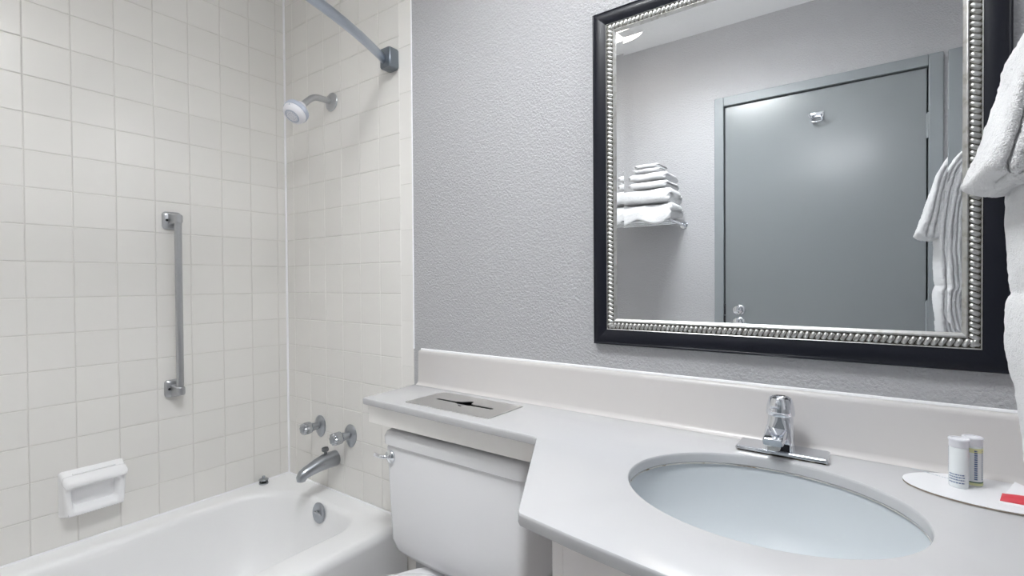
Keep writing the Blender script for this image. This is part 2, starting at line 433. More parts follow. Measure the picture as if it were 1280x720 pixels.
bm = BM(); lathe(bm, [(.041, .045), (.0415, .048), (.040, .056), (.036, .063), (.028, .067), (.0275, .066), (.026, .066), (.0255, .0675), (.014, .068), (.0135, .067), (.012, .067), (.0115, .069), (.001, .0695)], hd, ha, 36)
face = obj('spray_face', bm, plastic_w, sh, smooth=True, angle=50)
bm = BM(); lathe(bm, [(.0262, .0655), (.0262, .0672), (.0245, .0686), (.0225, .0686), (.0215, .0672)], hd, ha, 36); obj('face_ring', bm, plastic_b, face, smooth=True)
u, v = frame_for(ha)
bm = BM()
for rr, n in ((.0195, 18), (.007, 8)):
    for k in range(n):
        a = 2 * PI * k / n; p = hd + ha * .0675 + (u * math.cos(a) + v * math.sin(a)) * rr
        tube(bm, [p, p + ha * .0022], .0011, 6)
obj('nozzle', bm, plastic_b, face, kind='stuff')
for da in (-.35, .35):
    a = -PI / 2 + da; e = (u * math.cos(a) + v * math.sin(a)); f = (-u * math.sin(a) + v * math.cos(a))
    for a2 in (a, a + PI / 2 - .3, a + PI):
        e = (u * math.cos(a2) + v * math.sin(a2)); f = (-u * math.sin(a2) + v * math.cos(a2))
        bm = BM(); p = hd + ha * .0530 + e * .0405; n_ = (e * .9 + ha * .35).normalized(); t_ = (ha - n_ * ha.dot(n_)).normalized()
        lo = [p + n_ * .0002 - f * .0025 + t_ * .003, p + n_ * .0002 + f * .0025 + t_ * .003, p + n_ * .0002 - t_ * .004]
        loft(bm, [[q for q in lo], [q + n_ * .0008 for q in lo]]); obj('mode_mark', bm, ink_g, face)

# ---- grab bar
gb = empty('grab_bar', (.03, -.43, .80), 'vertical brushed metal grab bar on the tiled wall', 'grab bar')
for zc, lo in ((1.386, 0), (.792, 1)):
    bm = BM()
    lps = []
    for i, x in ((0, 0.0), (0, .008), (.004, .013), (.008, .015)):
        lps.append([Vector((x, p.x, p.y)) for p in rrect(-.458 + i, -.400 - i, zc - .031 + i, zc + .031 - i, .012, 0, 5)])
    loft(bm, lps)
    # clamp arm reaching to the bar
    lps = []
    for x, w, h in ((.012, .02, .022), (.03, .0155, .018), (.045, .0145, .0155), (.056, .0115, .0145), (.0605, .006, .013)):
        lps.append([Vector((x, p.x, p.y)) for p in rrect(-.424 - w, -.424 + w, zc - h + (.004 if not lo else -.006), zc + h + (.004 if not lo else -.006), .006, 0, 4)])
    loft(bm, lps)
    br = obj('mounting_bracket', bm, nickel, gb, smooth=True, angle=40)
    bm = BM(); lathe(bm, [(.0045, 0), (.0045, .001), (.002, .0012)], (.0148, -.447, zc), (1, 0, 0), 12); obj('screw', bm, dark_m, br, smooth=True)
bm = BM(); tube(bm, [(.045, -.424, .785), (.045, -.424, 1.385)], .0112, 20)
obj('bar', bm, nickel, gb, smooth=True)

# ---- soap dish
sd = empty('soap_dish', (.03, -.655, .44), 'white ceramic soap dish set into the tiled wall above the tub', 'soap dish')
y0, y1, z0, z1 = -.742, -.578, .443, .580
bm = BM()
def sdl(x, dy, zb_, zt, r, tap=0.0):
    out = []
    for p in rrect(y0 + dy, y1 - dy, zb_, zt, r, 0, 6):
        f = (zt - p.y) / (zt - zb_); yc = (y0 + y1) / 2
        out.append(Vector((x, yc + (p.x - yc) * (1 - tap * f), p.y)))
    return out
loft(bm, [sdl(0, 0, z0, z1 + .006, .010), sdl(.008, .001, z0 + .001, z1 + .004, .012, .02), sdl(.026, .003, z0 + .005, z1 - .006, .014, .06), sdl(.040, .004, z0 + .010, z1 - .018, .016, .09), sdl(.046, .010, z0 + .016, z1 - .030, .014, .09),
          sdl(.045, .016, z0 + .022, z1 - .038, .012, .09), sdl(.038, .020, z0 + .026, z1 - .042, .012, .09), sdl(.012, .026, z0 + .034, z1 - .046, .012, .09)])
obj('dish_body', bm, soap_m, sd, smooth=True, angle=60)
bm = BM(); lps = []
for yy, s in ((y0 + .001, .3), (y0 + .006, .9), (y0 + .016, 1), (y1 - .016, 1), (y1 - .006, .9), (y1 - .001, .3)):
    cx, cz = .041, z1 - .020
    lps.append([Vector((cx + .017 * s * math.cos(2 * PI * k / 20), yy, cz + .0135 * s * math.sin(2 * PI * k / 20) - (.016 * s * math.cos(2 * PI * k / 20)) * .55)) for k in range(20)])
loft(bm, lps); obj('top_lip', bm, soap_m, sd, smooth=True, angle=60)
bm = BM(); box(bm, .023, .0275, y0 + .028, y1 - .028, z1 - .0050, z1 + .0005, .0018)
bmesh.ops.rotate(bm, verts=bm.verts, cent=(.025, 0, z1 - .002), matrix=Matrix.Rotation(.5, 3, 'Y')); obj('lip_rib', bm, soap_m, sd)
bm = BM(); lps = []
for k in range(41):
    yy = y0 + .014 + (y1 - y0 - .028) * k / 40; b = .0018 * math.cos(k * PI) if 3 < k < 37 else 0
    lps.append([Vector((.037 + .009 * math.cos(2 * PI * j / 14), yy, z0 + .017 + (.008 + b * .6) * math.sin(2 * PI * j / 14))) for j in range(14)])
loft(bm, lps); obj('bottom_lip', bm, soap_m, sd, smooth=True, angle=80)

# ---- curved shower rod
rod = empty('shower_rod', (.685, -RD / 2, 1.917), 'curved chrome shower curtain rod overhead', 'shower rod')
pts = []
for k in range(33):
    y = -.022 - (RD - .044) * k / 32
    pts.append((.672 + .19 * (1 - ((y + RD / 2) / (RD / 2 - .022)) ** 2), y, 1.917))
bm = BM(); tube(bm, pts, .0175, 20, flat=.55); obj('rod_tube', bm, mat('rod_chrome', (.50, .54, .60), .34, metal=1.0), rod, smooth=True)
for s in (0, 1):
    bm = BM(); ya, yb = ((-.040, 0) if s == 0 else (-RD, -RD + .04))
    lps = []
    for z, w in ((1.884, .8), (1.890, 1), (1.944, 1), (1.950, .85)):
        cx = .690
        lps.append([Vector((p.x, p.y, z)) for p in rrect(cx - .027 * w, cx + .027 * w, ya if s == 0 else ya, yb if s == 0 else yb, .006, z, 4)])
    loft(bm, lps); obj('wall_bracket', bm, mat('bracket_metal', (.20, .225, .255), .35, metal=.8) if s == 0 else MATS['bracket_metal'], rod, smooth=True, angle=50)

# ================================================================== TOILET
to = empty('toilet', (1.125, -.35, 0), 'white ceramic toilet tucked under the counter shelf', 'toilet')
def tk(x0, x1, yf, yb, z, r): return rrect(x0, x1, yf, yb, [.02, .02, r, r], z, 6)
bm = BM()
loft(bm, [tk(.960, 1.292, -.165, -.05, .372, .04), tk(.928, 1.324, -.19, -.035, .380, .045), tk(.902, 1.348, -.205, -.03, .402, .03), tk(.892, 1.358, -.209, -.028, .43, .024), tk(.881, 1.368, -.214, -.025, .690, .020), tk(.885, 1.364, -.211, -.028, .697, .02)])
obj('tank', bm, ceramic, to, smooth=True, angle=50)
bm = BM()
loft(bm, [tk(.888, 1.365, -.214, -.024, .6985, .03), tk(.876, 1.373, -.219, -.022, .7015, .022), tk(.875, 1.374, -.220, -.022, .722, .022), tk(.879, 1.371, -.216, -.024, .736, .024), tk(.890, 1.360, -.205, -.03, .743, .024), tk(.93, 1.32, -.17, -.05, .744, .03)])
obj('tank_lid', bm, ceramic, to, smooth=True, angle=50)
bm = BM(); lathe(bm, [(.018, 0), (.0185, .003), (.0165, .008), (.010, .0115), (.008, .013), (.004, .0155), (.001, .016)], (.908, -.2115, .668), (0, -1, 0), 28)
hd_ = obj('handle_escutcheon', bm, chrome, to, smooth=True)
bm = BM(); tube(bm, smoothpath([(.908, -.222, .669), (.900, -.232, .670), (.885, -.238, .671), (.868, -.238, .673)], 5), [.006] * 8 + [.0055] * 8, 12) if False else tube(bm, smoothpath([(.908, -.222, .669), (.900, -.232, .670), (.885, -.238, .671), (.868, -.238, .673)], 5), .0052, 12)
obj('flush_lever', bm, chrome, hd_, smooth=True)
def egg(cx, yb, yf, w, z, n=40, back=.0):
    out = []
    cy = yb - w * 1.62
    for k in range(n):
        a = 2 * PI * k / n
        x = w * math.cos(a); s = math.sin(a)
        y = cy + (s * (yb - cy) if s > 0 else s * (cy - yf))
        out.append(Vector((cx + x, y, z)))
    return out
bm = BM()
loft(bm, [egg(1.125, -.20, -.52, .105, 0), egg(1.125, -.20, -.52, .10, .06), egg(1.125, -.22, -.54, .10, .16), egg(1.125, -.20, -.66, .15, .28), egg(1.125, -.15, -.70, .178, .36), egg(1.125, -.12, -.705, .182, .372), egg(1.125, -.24, -.67, .14, .373), egg(1.125, -.28, -.62, .11, .30), egg(1.125, -.33, -.55, .05, .22)])
obj('bowl', bm, ceramic, to, smooth=True, angle=60)
bm = BM()
loft(bm, [egg(1.125, -.245, -.715, .182, .3745), egg(1.125, -.240, -.72, .186, .380), egg(1.125, -.243, -.718, .184, .392)])
obj('seat', bm, ceramic, to, smooth=True, angle=50)
bm = BM()
loft(bm, [egg(1.125, -.242, -.718, .183, .3935), egg(1.125, -.238, -.722, .187, .397), egg(1.125, -.240, -.72, .185, .408), egg(1.125, -.25, -.70, .17, .414), egg(1.125, -.30, -.6, .08, .416)])
obj('seat_lid', bm, ceramic, to, smooth=True, angle=50)
for x in (1.085, 1.165):
    bm = BM(); lathe(bm, [(.009, 0), (.009, .010), (.007, .014), (.001, .0145)], (x, -.226, .374), (0, 0, 1), 16); obj('seat_hinge', bm, ceramic, to, smooth=True)

# ================================================================== COUNTER, BACKSPLASH, CABINET
CZ, CT = .830, .020
outer = [(.803, -.003), (.823, -.243), (1.430, -.262), (1.436, -.266), (1.441, -.274), (1.598, -.562), (1.604, -.568), (1.70, -.582), (1.824, -.596), (1.95, -.604), (2.10, -.606), (2.287, -.600), (2.287, -.003)]
# orientation is counter-clockwise (interior on the left)
bx, by, bw, bh = 1.8738, -.2958, .205, .1716
def ell(s, n=72): return [(bx + (bw + s) * math.cos(2 * PI * k / n), by + (bh + s) * math.sin(2 * PI * k / n)) for k in range(n)]
slot = [(1.00, -.19), (1.24, -.19), (1.24, -.09), (1.00, -.09)]
ct = empty('vanity_counter', (1.55, -.3, .81), 'white cultured marble counter with a narrow shelf over the toilet tank', 'counter')
def fill(bm, loops2d, z):
    es = []; R = []
    for lp in loops2d:
        vsx = [bm.verts.new((p[0], p[1], z)) for p in lp]; R.append(vsx)
        es += [bm.edges.new((vsx[i], vsx[(i + 1) % len(vsx)])) for i in range(len(vsx))]
    bmesh.ops.triangle_fill(bm, use_beauty=True, use_dissolve=False, edges=es)
    return R
def bridge(bm, A, B):
    n = len(A)
    for i in range(n):
        j = (i + 1) % n; bm.faces.new((A[i], A[j], B[j], B[i]))
def vl(bm, lp, z): return [bm.verts.new((p[0], p[1], z)) for p in lp]
bm = BM()
off = lambda d: [tuple(p) for p in polyoffset([Vector((p[0], p[1])) for p in outer], d)]
# find sign so that positive d goes outwards
T = fill(bm, [off(-.004), ell(.004), slot], CZ)
prev = T[0]
for d, z in ((-.0015, CZ - .0006), (-.0004, CZ - .002), (0, CZ - .0045), (0, CZ - CT + .004), (-.0015, CZ - CT + .001), (-.004, CZ - CT)):
    cur = vl(bm, off(d), z); bridge(bm, prev, cur); prev = cur
Bo = fill(bm, [off(-.0045), ell(.002), slot], CZ - CT - .0002)
bridge(bm, prev, Bo[0])
prev = T[1]
for d, z in ((.0015, CZ - .0007), (.0003, CZ - .0025), (0, CZ - .005), (0, CZ - CT + .002)):
    cur = vl(bm, ell(d), z); bridge(bm, prev, cur); prev = cur
bridge(bm, prev, Bo[1]); bridge(bm, T[2], Bo[2])
obj('countertop', bm, marble, ct, smooth=True, angle=30)
# backsplash with a coved foot
bm = BM(); lps = []
pf = [(-.001, CZ - .002), (-.034, CZ + .0004), (-.029, CZ + .0025), (-.025, CZ + .006), (-.0225, CZ + .012), (-.021, CZ + .10), (-.0205, CZ + .1065), (-.018, CZ + .1095), (-.014, CZ + .1105), (-.001, CZ + .1105)]
for x in (.7965, .7985, .801, 1.2, 1.6, 2.0, 2.288):
    e = {.7965: .006, .7985: .002}.get(x, 0)
    x0_ = x
    lps.append([Vector((x0_ + (.018 if x < .81 else 0), y + e * (1 if y < -.005 else 0), z - (e * .7 if z > CZ + .1 else 0))) for y, z in pf])
loft(bm, lps); obj('backsplash', bm, marble_b, ct, smooth=True, angle=40)
bm = BM(); tube(bm, [(.816, -.004, CZ + .1115), (1.2, -.004, CZ + .1115), (1.7, -.004, CZ + .1115), (2.288, -.004, CZ + .1115)], [.0042, .0038, .0042, .004], 8)
obj('caulk_bead', bm, caulk_m, ct, smooth=True)
# fascia below the shelf
bm = BM(); box(bm, .835, 1.46, -.232, -.214, .758, CZ - CT - .0004, .0015)
obj('fascia_board', bm, fascia_m, ct)
bm = BM(); box(bm, .835, .853, -.2135, -.004, .758, CZ - CT - .0004, .0015); obj('shelf_end_panel', bm, fascia_m, ct)
# basin
bs = empty('sink_basin', (bx, by, CZ - CT - .16), 'pale bluish oval sink basin set under the counter cut-out', 'sink')
bm = BM(); lps = []
for k, (s, d) in enumerate(((1.12, .0), (1.12, .010), (1.03, .010), (1.02, .0), (1.012, .004), (1.0, .02), (.955, .05), (.86, .09), (.70, .122), (.48, .142), (.22, .150), (.10, .152))):
    z = CZ - CT - .0012 - d
    lps.append([Vector((bx + bw * s * math.cos(2 * PI * j / 72), by + bh * s * math.sin(2 * PI * j / 72), z)) for j in range(72)])
lps = [lps[1], lps[0]] + lps[3:]
loft(bm, lps, cap0=False); obj('bowl', bm, basin_m, bs, smooth=True, angle=60)
bm = BM(); lps = []
for k in range(72):
    a = 2 * PI * k / 72
    rr = .0010 + .0008 * noise.noise(Vector((math.cos(a) * 6, math.sin(a) * 6, 1)))
    c = Vector((bx + bw * 1.003 * math.cos(a), by + bh * 1.003 * math.sin(a), CZ - CT - .001))
    e = Vector((math.cos(a), math.sin(a), 0))
    lps.append([c + e * rr * math.cos(t) + Vector((0, 0, rr * math.sin(t))) for t in (0, PI / 3, 2 * PI / 3, PI, 4 * PI / 3, 5 * PI / 3)])
lps.append(lps[0]); loft(bm, lps, cap0=False, cap1=False); obj('sealant_line', bm, stain_m, bs, smooth=True)
bm = BM(); lathe(bm, [(.024, 0), (.024, .003), (.018, .004), (.016, .002), (.001, .002)], (bx, by, CZ - CT - .1535), (0, 0, 1), 24); obj('drain', bm, chrome, bs, smooth=True)
# cabinet
cb = empty('vanity_cabinet', (1.96, -.29, 0), 'beige laminate vanity cabinet below the sink', 'cabinet')
bm = BM()
box(bm, 1.647, 1.665, -.548, -.002, .09, CZ - CT - .0006, .001); box(bm, 2.268, 2.288, -.548, -.002, .09, CZ - CT - .0006, .001)
box(bm, 1.665, 2.268, -.548, -.53, .70, CZ - CT - .0006, .001); box(bm, 1.665, 2.268, -.02, -.002, .09, .45, .001); box(bm, 1.665, 2.268, -.53, -.02, .09, .108)
obj('carcass', bm, cab_m, cb)
for xa, xb in ((1.668, 1.965), (1.969, 2.266)):
    bm = BM(); box(bm, xa, xb, -.550, -.532, .095, .697, .002); obj('door', bm, cab_m, cb)
bm = BM(); box(bm, 1.66, 2.288, -.49, -.475, 0, .09); obj('toe_kick', bm, dark_m, cb)

# ---- stainless tissue plate
tp = empty('tissue_plate', (1.119, -.14, CZ), 'stainless steel tissue dispenser plate set in the counter shelf', 'tissue dispenser')
cxp, cyp = 1.119, -.1385
def hole():
    up, dn = [], []
    prof = [(-.100, .0015, -.0015), (-.095, .003, -.003), (-.035, .0045, -.0035), (-.018, .009, -.006), (-.006, .017, -.014), (.004, .024, -.020), (.012, .022, -.021), (.018, .008, -.012), (.030, .0035, -.006), (.096, .003, -.004), (.101, .0012, -.0018)]
    for x, a, b in prof: dn.append((cxp + x, cyp + b * 1.25 - .001)); up.append((cxp + x, cyp + a * 1.25 + .001))
    return dn + up[::-1]
bm = BM()
plo = [(.970, -.2125), (1.2655, -.2145), (1.267, -.0715), (.9735, -.0645)]
A = fill(bm, [plo, hole()], CZ + .0024); B = fill(bm, [plo, hole()], CZ + .0004)
bridge(bm, A[0], B[0]); bridge(bm, A[1], B[1]); obj('plate', bm, steel, tp)
bm = BM(); box(bm, 1.001, 1.239, -.189, -.091, .7705, .7735)
box(bm, 1.001, 1.004, -.189, -.091, .7735, CZ - .001); box(bm, 1.236, 1.239, -.189, -.091, .7735, CZ - .001); box(bm, 1.004, 1.236, -.189, -.186, .7735, CZ - .001); box(bm, 1.004, 1.236, -.094, -.091, .7735, CZ - .001)
obj('dispenser_box', bm, dark_m, tp)
bm = BM()
lo = [Vector((cxp - .03, cyp - .006, CZ + .0020)), Vector((cxp + .012, cyp - .0225, CZ + .0022)), Vector((cxp + .035, cyp - .004, CZ + .0012)), Vector((cxp - .004, cyp - .002, CZ - .0045))]
loft(bm, [lo, [p + Vector((0, 0, -.0012)) for p in lo]]); obj('bent_tab', bm, chrome, tp)

# ---- basin faucet
fa = empty('basin_faucet', (1.874, -.075, CZ), 'chrome single knob faucet on a rectangular base plate behind the sink', 'faucet')
bm = BM()
loft(bm, [rrect(1.798, 1.951, -.106, -.046, .003, CZ + .0036, 3), rrect(1.797, 1.952, -.107, -.045, .003, CZ + .005, 3), rrect(1.798, 1.951, -.106, -.046, .003, CZ + .0085, 3), rrect(1.800, 1.949, -.104, -.048, .003, CZ + .0100, 3)])
obj('base_plate', bm, chrome, fa, smooth=True, angle=30)
bm = BM(); box(bm, 1.801, 1.948, -.1035, -.047, CZ + .0002, CZ + .0037); obj('base_gasket', bm, mat('grimy_gasket', (.05, .045, .035), .8, mottled=(50, (.25, .22, .16), .5, .6)), fa)  # grimy near-black colour also stands for the dark gap under the plate
fx, fy = 1.872, -.076
bm = BM()
def fl(z, w, yf, yb, r=.012): return rrect(fx - w, fx + w, yf, yb, [.014, .014, r, r], z, 6)
loft(bm, [fl(CZ + .0096, .0245, -.100, -.050, .007), fl(CZ + .022, .0235, -.100, -.051, .008), fl(CZ + .045, .0225, -.099, -.052, .012), fl(CZ + .066, .0215, -.0965, -.0535, .02), fl(CZ + .072, .0205, -.096, -.0545, .02)])
obj('body', bm, chrome, fa, smooth=True, angle=40)
bm = BM(); lps = []
for y, w, zt, zb_ in ((-.085, .0195, .054, .022), (-.105, .0185, .050, .027), (-.125, .0175, .0465, .0295), (-.140, .0170, .0435, .0295), (-.1445, .0155, .0415, .0305)):
    lps.append([Vector((fx - .004 + p.x, y, CZ + p.y)) for p in rrect(-w, w, zb_, zt, .0035, 0, 3)])
loft(bm, lps); spt = obj('spout', bm, chrome, fa, smooth=True, angle=30)
bm = BM(); box(bm, fx - .0185, fx + .0185, -.1012, -.096, CZ + .0102, CZ + .024, .001); obj('dark_underside', bm, dark_m, fa)  # black block: shade of the hollow below the spout, put in as colour
bm = BM(); lathe(bm, [(.011, 0), (.0115, -.006), (.010, -.010), (.002, -.0101)], (fx - .004, -.129, CZ + .0298), (0, 0, 1), 20)
obj('aerator', bm, mat('limescale', (.55, .55, .53), .7, metal=.2, bump=[(400, .8, .003)]), spt, smooth=True)
bm = BM(); lathe(bm, [(.0195, .072), (.0195, .0745), (.0245, .0745), (.0250, .077), (.0235, .090), (.0205, .103), (.0185, .1065), (.0150, .108), (.0125, .107), (.0110, .1045), (.006, .1038), (.001, .1036)], (fx, fy, CZ), (0, 0, 1), 40)
kn = obj('control_knob', bm, chrome, fa, smooth=True, angle=35)
bm = BM(); loft(bm, [[Vector((fx - .006 + p.x, y, CZ + p.y)) for p in rrect(-w, w, z_ - h, z_ + h, .0012, 0, 3)] for y, w, z_, h in ((-.094, .008, .0895, .003), (-.104, .0075, .0925, .0022), (-.110, .006, .0945, .0015))])
obj('knob_lever', bm, chrome, kn, smooth=True)

# ================================================================== MIRROR
MX0, MX1, MZ0, MZ1 = 1.4465, 2.1985, 1.005, 1.826
IXa, IXb, IZa, IZb = 1.507, 2.138, 1.0695, 1.7695
mi_ = empty('wall_mirror', ((MX0 + MX1) / 2, -.01, MZ0), 'large wall mirror in a black frame with a silver rope border', 'mirror')
def framesides(name, prof, m, smooth=True, angle=35):
    """prof: (t 0 outer .. 1 inner, depth). four mitred rails, each its own part"""
    def cor(t, d):
        x0 = MX0 + (IXa - MX0) * t; x1 = MX1 + (IXb - MX1) * t; z0 = MZ0 + (IZa - MZ0) * t; z1 = MZ1 + (IZb - MZ1) * t
        return [Vector((x0, -d * .68, z0)), Vector((x1, -d * .68, z0)), Vector((x1, -d * .68, z1)), Vector((x0, -d * .68, z1))]
    C = [cor(t, d) for t, d in prof]
    for s in range(4):
        b_ = BM()
        n = len(prof)
        loft(b_, [[C[i][s] for i in range(n)], [C[i][(s + 1) % 4] for i in range(n)]])
        obj(name, b_, m, mi_, smooth=smooth, angle=angle)
framesides('frame_rail', [(0, .0005), (0, .020), (.015, .0228), (.04, .0240), (.065, .0236), (.085, .0222), (.12, .0230), (.2, .0236), (.3, .0230), (.4, .0212), (.5, .0185), (.56, .0165), (.575, .0165), (.575, .0005)], frame_m)
framesides('silver_bead', [(.872, .0005), (.872, .0170), (.885, .0182), (.905, .0186), (.925, .0178), (.94, .0160), (.975, .0145), (1.0, .0110), (1.0, .0005)], silver_m)
framesides('rope_bed', [(.577, .0005), (.577, .0182), (.59, .0190), (.603, .0182), (.606, .0155), (.86, .0150), (.870, .0162), (.870, .0005)], silver_m)
# rope strands between the beads
def lobe(bm, c, d, n_len, n_w, hgt):
    d = d.normalized(); up = Vector((0, -1, 0)); w = d.cross(up).normalized()
    R = []
    for k in range(4):
        ph = PI / 2 * k / 3
        r = math.cos(ph); z = math.sin(ph)
        if k == 3: R.append([bm.verts.new(c + up * hgt)]); break
        R.append([bm.verts.new(c + d * (n_len * (abs(math.cos(a)) ** .5) * math.copysign(1, math.cos(a)) * r) + w * (n_w * (abs(math.sin(a)) ** .6) * math.copysign(1, math.sin(a)) * r) + up * (hgt * z)) for a in [2 * PI * j / 10 for j in range(10)]])
    for a, b in zip(R, R[1:]):
        for j in range(10):
            if len(b) == 1: bm.faces.new((a[j], a[(j + 1) % 10], b[0]))
            else: bm.faces.new((a[j], a[(j + 1) % 10], b[(j + 1) % 10], b[j]))
t_c = .735
rx0 = MX0 + (IXa - MX0) * t_c; rx1 = MX1 + (IXb - MX1) * t_c; rz0 = MZ0 + (IZa - MZ0) * t_c; rz1 = MZ1 + (IZb - MZ1) * t_c
pitch = .0102
for s in range(4):
    b_ = BM()
    if s in (1, 3):
        x = rx1 if s == 1 else rx0; n = int((rz1 - rz0) / pitch)
        for k in range(n + 1): lobe(b_, Vector((x, -.0104, rz0 + (rz1 - rz0) * k / n)), Vector((1, 0, -.55)), .0082, .0043, .0042)
    else:
        z = rz0 if s == 0 else rz1; n = int((rx1 - rx0) / pitch)
        for k in range(n + 1): lobe(b_, Vector((rx0 + (rx1 - rx0) * k / n, -.0104, z)), Vector((.55, 0, 1)), .0082, .0043, .0042)
    obj('rope_moulding', b_, silver_m, mi_, smooth=True, angle=180)
framesides('rope_groove', [(.604, .0150), (.604, .01585), (.866, .01585), (.866, .0150)], groove_m, smooth=False)
bm = BM(); bv = .0185; gy = .0065; tl_ = math.tan(math.radians(1.2)) * bv
o_ = [Vector((IXa - .001, -gy - tl_, IZa - .001)), Vector((IXb + .001, -gy - tl_, IZa - .001)), Vector((IXb + .001, -gy - tl_, IZb + .001)), Vector((IXa - .001, -gy - tl_, IZb + .001))]
i_ = [Vector((IXa + bv, -gy, IZa + bv)), Vector((IXb - bv, -gy, IZa + bv)), Vector((IXb - bv, -gy, IZb - bv)), Vector((IXa + bv, -gy, IZb - bv))]
b_ = [Vector((p.x, -.003, p.z)) for p in o_]
loft(bm, [b_, o_, i_]); obj('bevelled_glass', bm, mirror_m, mi_)

# ================================================================== LIGHTS OF THE ROOM, PLUS AN ADDED FILL LIGHT
vl_ = empty('vanity_light', (1.82, 0, 2.03), 'long frosted vanity light on the wall above the mirror', 'light fixture')
bm = BM(); box(bm, 1.60, 2.04, -.035, -.001, 1.985, 2.075, .006); obj('backplate', bm, chrome, vl_, smooth=True, angle=30)
bm = BM(); lps = []
for x, e in ((1.622, .55), (1.626, .9), (1.634, 1), (2.006, 1), (2.014, .9), (2.018, .55)):
    lps.append([Vector((x, p.x, p.y)) for p in rrect(-.034 - .088 * e, -.034, 2.03 - .066 * e, 2.03 + .066 * e, [.001, .035 * e, .035 * e, .001], 0, 6)])
loft(bm, lps); obj('diffuser', bm, globe_m, vl_, smooth=True, angle=50)
dl = empty('ceiling_light', (0.995, -1.135, RH), 'round frosted ceiling light seen in the upper corner of the mirror', 'ceiling light')
bm = BM(); lathe(bm, [(.160, 0), (.160, -.042), (.152, -.046), (.146, -.044)], (0.995, -1.135, RH - .0005), (0, 0, 1), 48); obj('rim', bm, plastic_w, dl, smooth=True, angle=40)
bm = BM(); lathe(bm, [(.148, -.043), (.140, -.056), (.118, -.068), (.085, -.076), (.04, -.081), (.001, -.082)], (0.995, -1.135, RH), (0, 0, 1), 48); obj('dome', bm, dome_m, dl, smooth=True)

fill_light = empty('ceiling_light', (1.42, -.82, RH), 'added drum-shaped fill light under the ceiling, out of view', 'ceiling light')  # unseen lamp added to raise and even out the brightness
bm = BM(); lathe(bm, [(.215, 0), (.215, -.112), (.213, -.114), (.203, -.114), (.201, -.112), (.201, -.012)], (1.42, -.82, RH - .0005), (0, 0, 1), 64); obj('fill_drum', bm, fill_side_m, fill_light, smooth=True, angle=40)
bm = BM(); lathe(bm, [(.200, -.022), (.19, -.030), (.15, -.037), (.08, -.041), (.001, -.042)], (1.42, -.82, RH), (0, 0, 1), 64); obj('diffuser', bm, fill_m, fill_light, smooth=True)

# ================================================================== HANGING TOWELS
tb = empty('towel_bar', (RX - .08, -.42, 1.40), 'chrome towel bar holding the hanging towels beside the mirror', 'towel bar')
bm = BM(); tube(bm, [(2.205, -.60, 1.405), (2.205, -.27, 1.405)], .008, 16); obj('bar', bm, chrome, tb, smooth=True)
for y in (-.595, -.275):
    bm = BM(); lathe(bm, [(.022, 0), (.022, .005), (.011, .012), (.010, .072), (.014, .078), (.013, .098), (.002, .1)], (RX, y, 1.405), (-1, 0, 0), 20); obj('post', bm, chrome, tb, smooth=True)
def drape(path, y0, y1, th, layers, amp, seed, step=8, flare=None, pinch=None):
    """a folded towel laid over a bar: soft layers swept along an x-z path, rounded at both hems"""
    P = smoothpath([(p[0], 0, p[1]) for p in path], step); n = len(P); lps = []
    seq = [(0, -.011, .35), (0, -.009, .68), (0, -.005, .90)] + [(i, 0, 1) for i in range(n)] + [(n - 1, .005, .9), (n - 1, .009, .68), (n - 1, .011, .35)]
    NF, NE = 20, layers * 7
    for i, push, sc in seq:
        p = P[i]
        d = (P[min(i + 1, n - 1)] - P[max(i - 1, 0)]).normalized(); nx = Vector((-d.z, 0, d.x))
        s = i / (n - 1); T = th
        if flare: T *= 1 + flare * max(0, 1 - s / .28) ** 1.3
        p = p + d * push
        ring = [(-1 + 2 * k / NF, 1.0, 0) for k in range(NF + 1)] + [(1.0, 1 - 2 * k / NE, 1) for k in range(1, NE)] + [(1 - 2 * k / NF, -1.0, 0) for k in range(NF + 1)] + [(-1.0, -1 + 2 * k / NE, 1) for k in range(1, NE)]
        lp = []
        for (a, t, end) in ring:
            y = (y0 + y1) / 2 + a * (y1 - y0) / 2 * (.94 + .06 * sc)
            if end:
                ph = (t + 1) / 2 * layers; fr = ph - math.floor(ph)
                lob = (4 * fr * (1 - fr)) ** .45
                jit = noise.noise(Vector((seed, math.floor(ph) * 3.3, 1.0)))
                y += math.copysign(1, a) * (.006 * lob - .002 + .004 * jit) * sc
            q = Vector((p.x, y, p.z)) + nx * (t * T / 2 * sc * (1 - .12 * (abs(a) > .97)))
            nn = noise.noise_vector(q * 20 + Vector((seed, 0, 0))) * amp * 1.5 + noise.noise_vector(q * 75 + Vector((0, seed, 0))) * amp * .4 + noise.noise_vector(q * 240) * amp * .35
            lp.append(q + nn)
        lps.append(lp)
    bm = BM(); loft(bm, lps); return bm
ht = empty('hand_towel', (2.19, -.42, .98), 'white terry hand towel hanging from the towel bar beside the mirror', 'towel')
bm = drape([(2.166, .955), (2.160, 1.02), (2.151, 1.085), (2.150, 1.125), (2.155, 1.145), (2.152, 1.17), (2.150, 1.25), (2.156, 1.34), (2.172, 1.405), (2.205, 1.426), (2.236, 1.405), (2.248, 1.34), (2.250, 1.2), (2.25, 1.05)], -.500, -.342, .026, 3, .0022, 3, 14)
tw = obj('towel_cloth', bm, terry, ht, smooth=True, angle=180)
wc = empty('washcloth', (2.19, -.42, 1.26), 'white terry washcloth folded in pleats over the hanging hand towel', 'washcloth')
bm = drape([(2.1215, 1.268), (2.1235, 1.29), (2.132, 1.33), (2.142, 1.37), (2.149, 1.405), (2.168, 1.434), (2.205, 1.452), (2.242, 1.436), (2.266, 1.40), (2.270, 1.34), (2.271, 1.29)], -.502, -.348, .023, 3, .0028, 9, 12, flare=1.0)
obj('cloth', bm, terry, wc, smooth=True, angle=180)

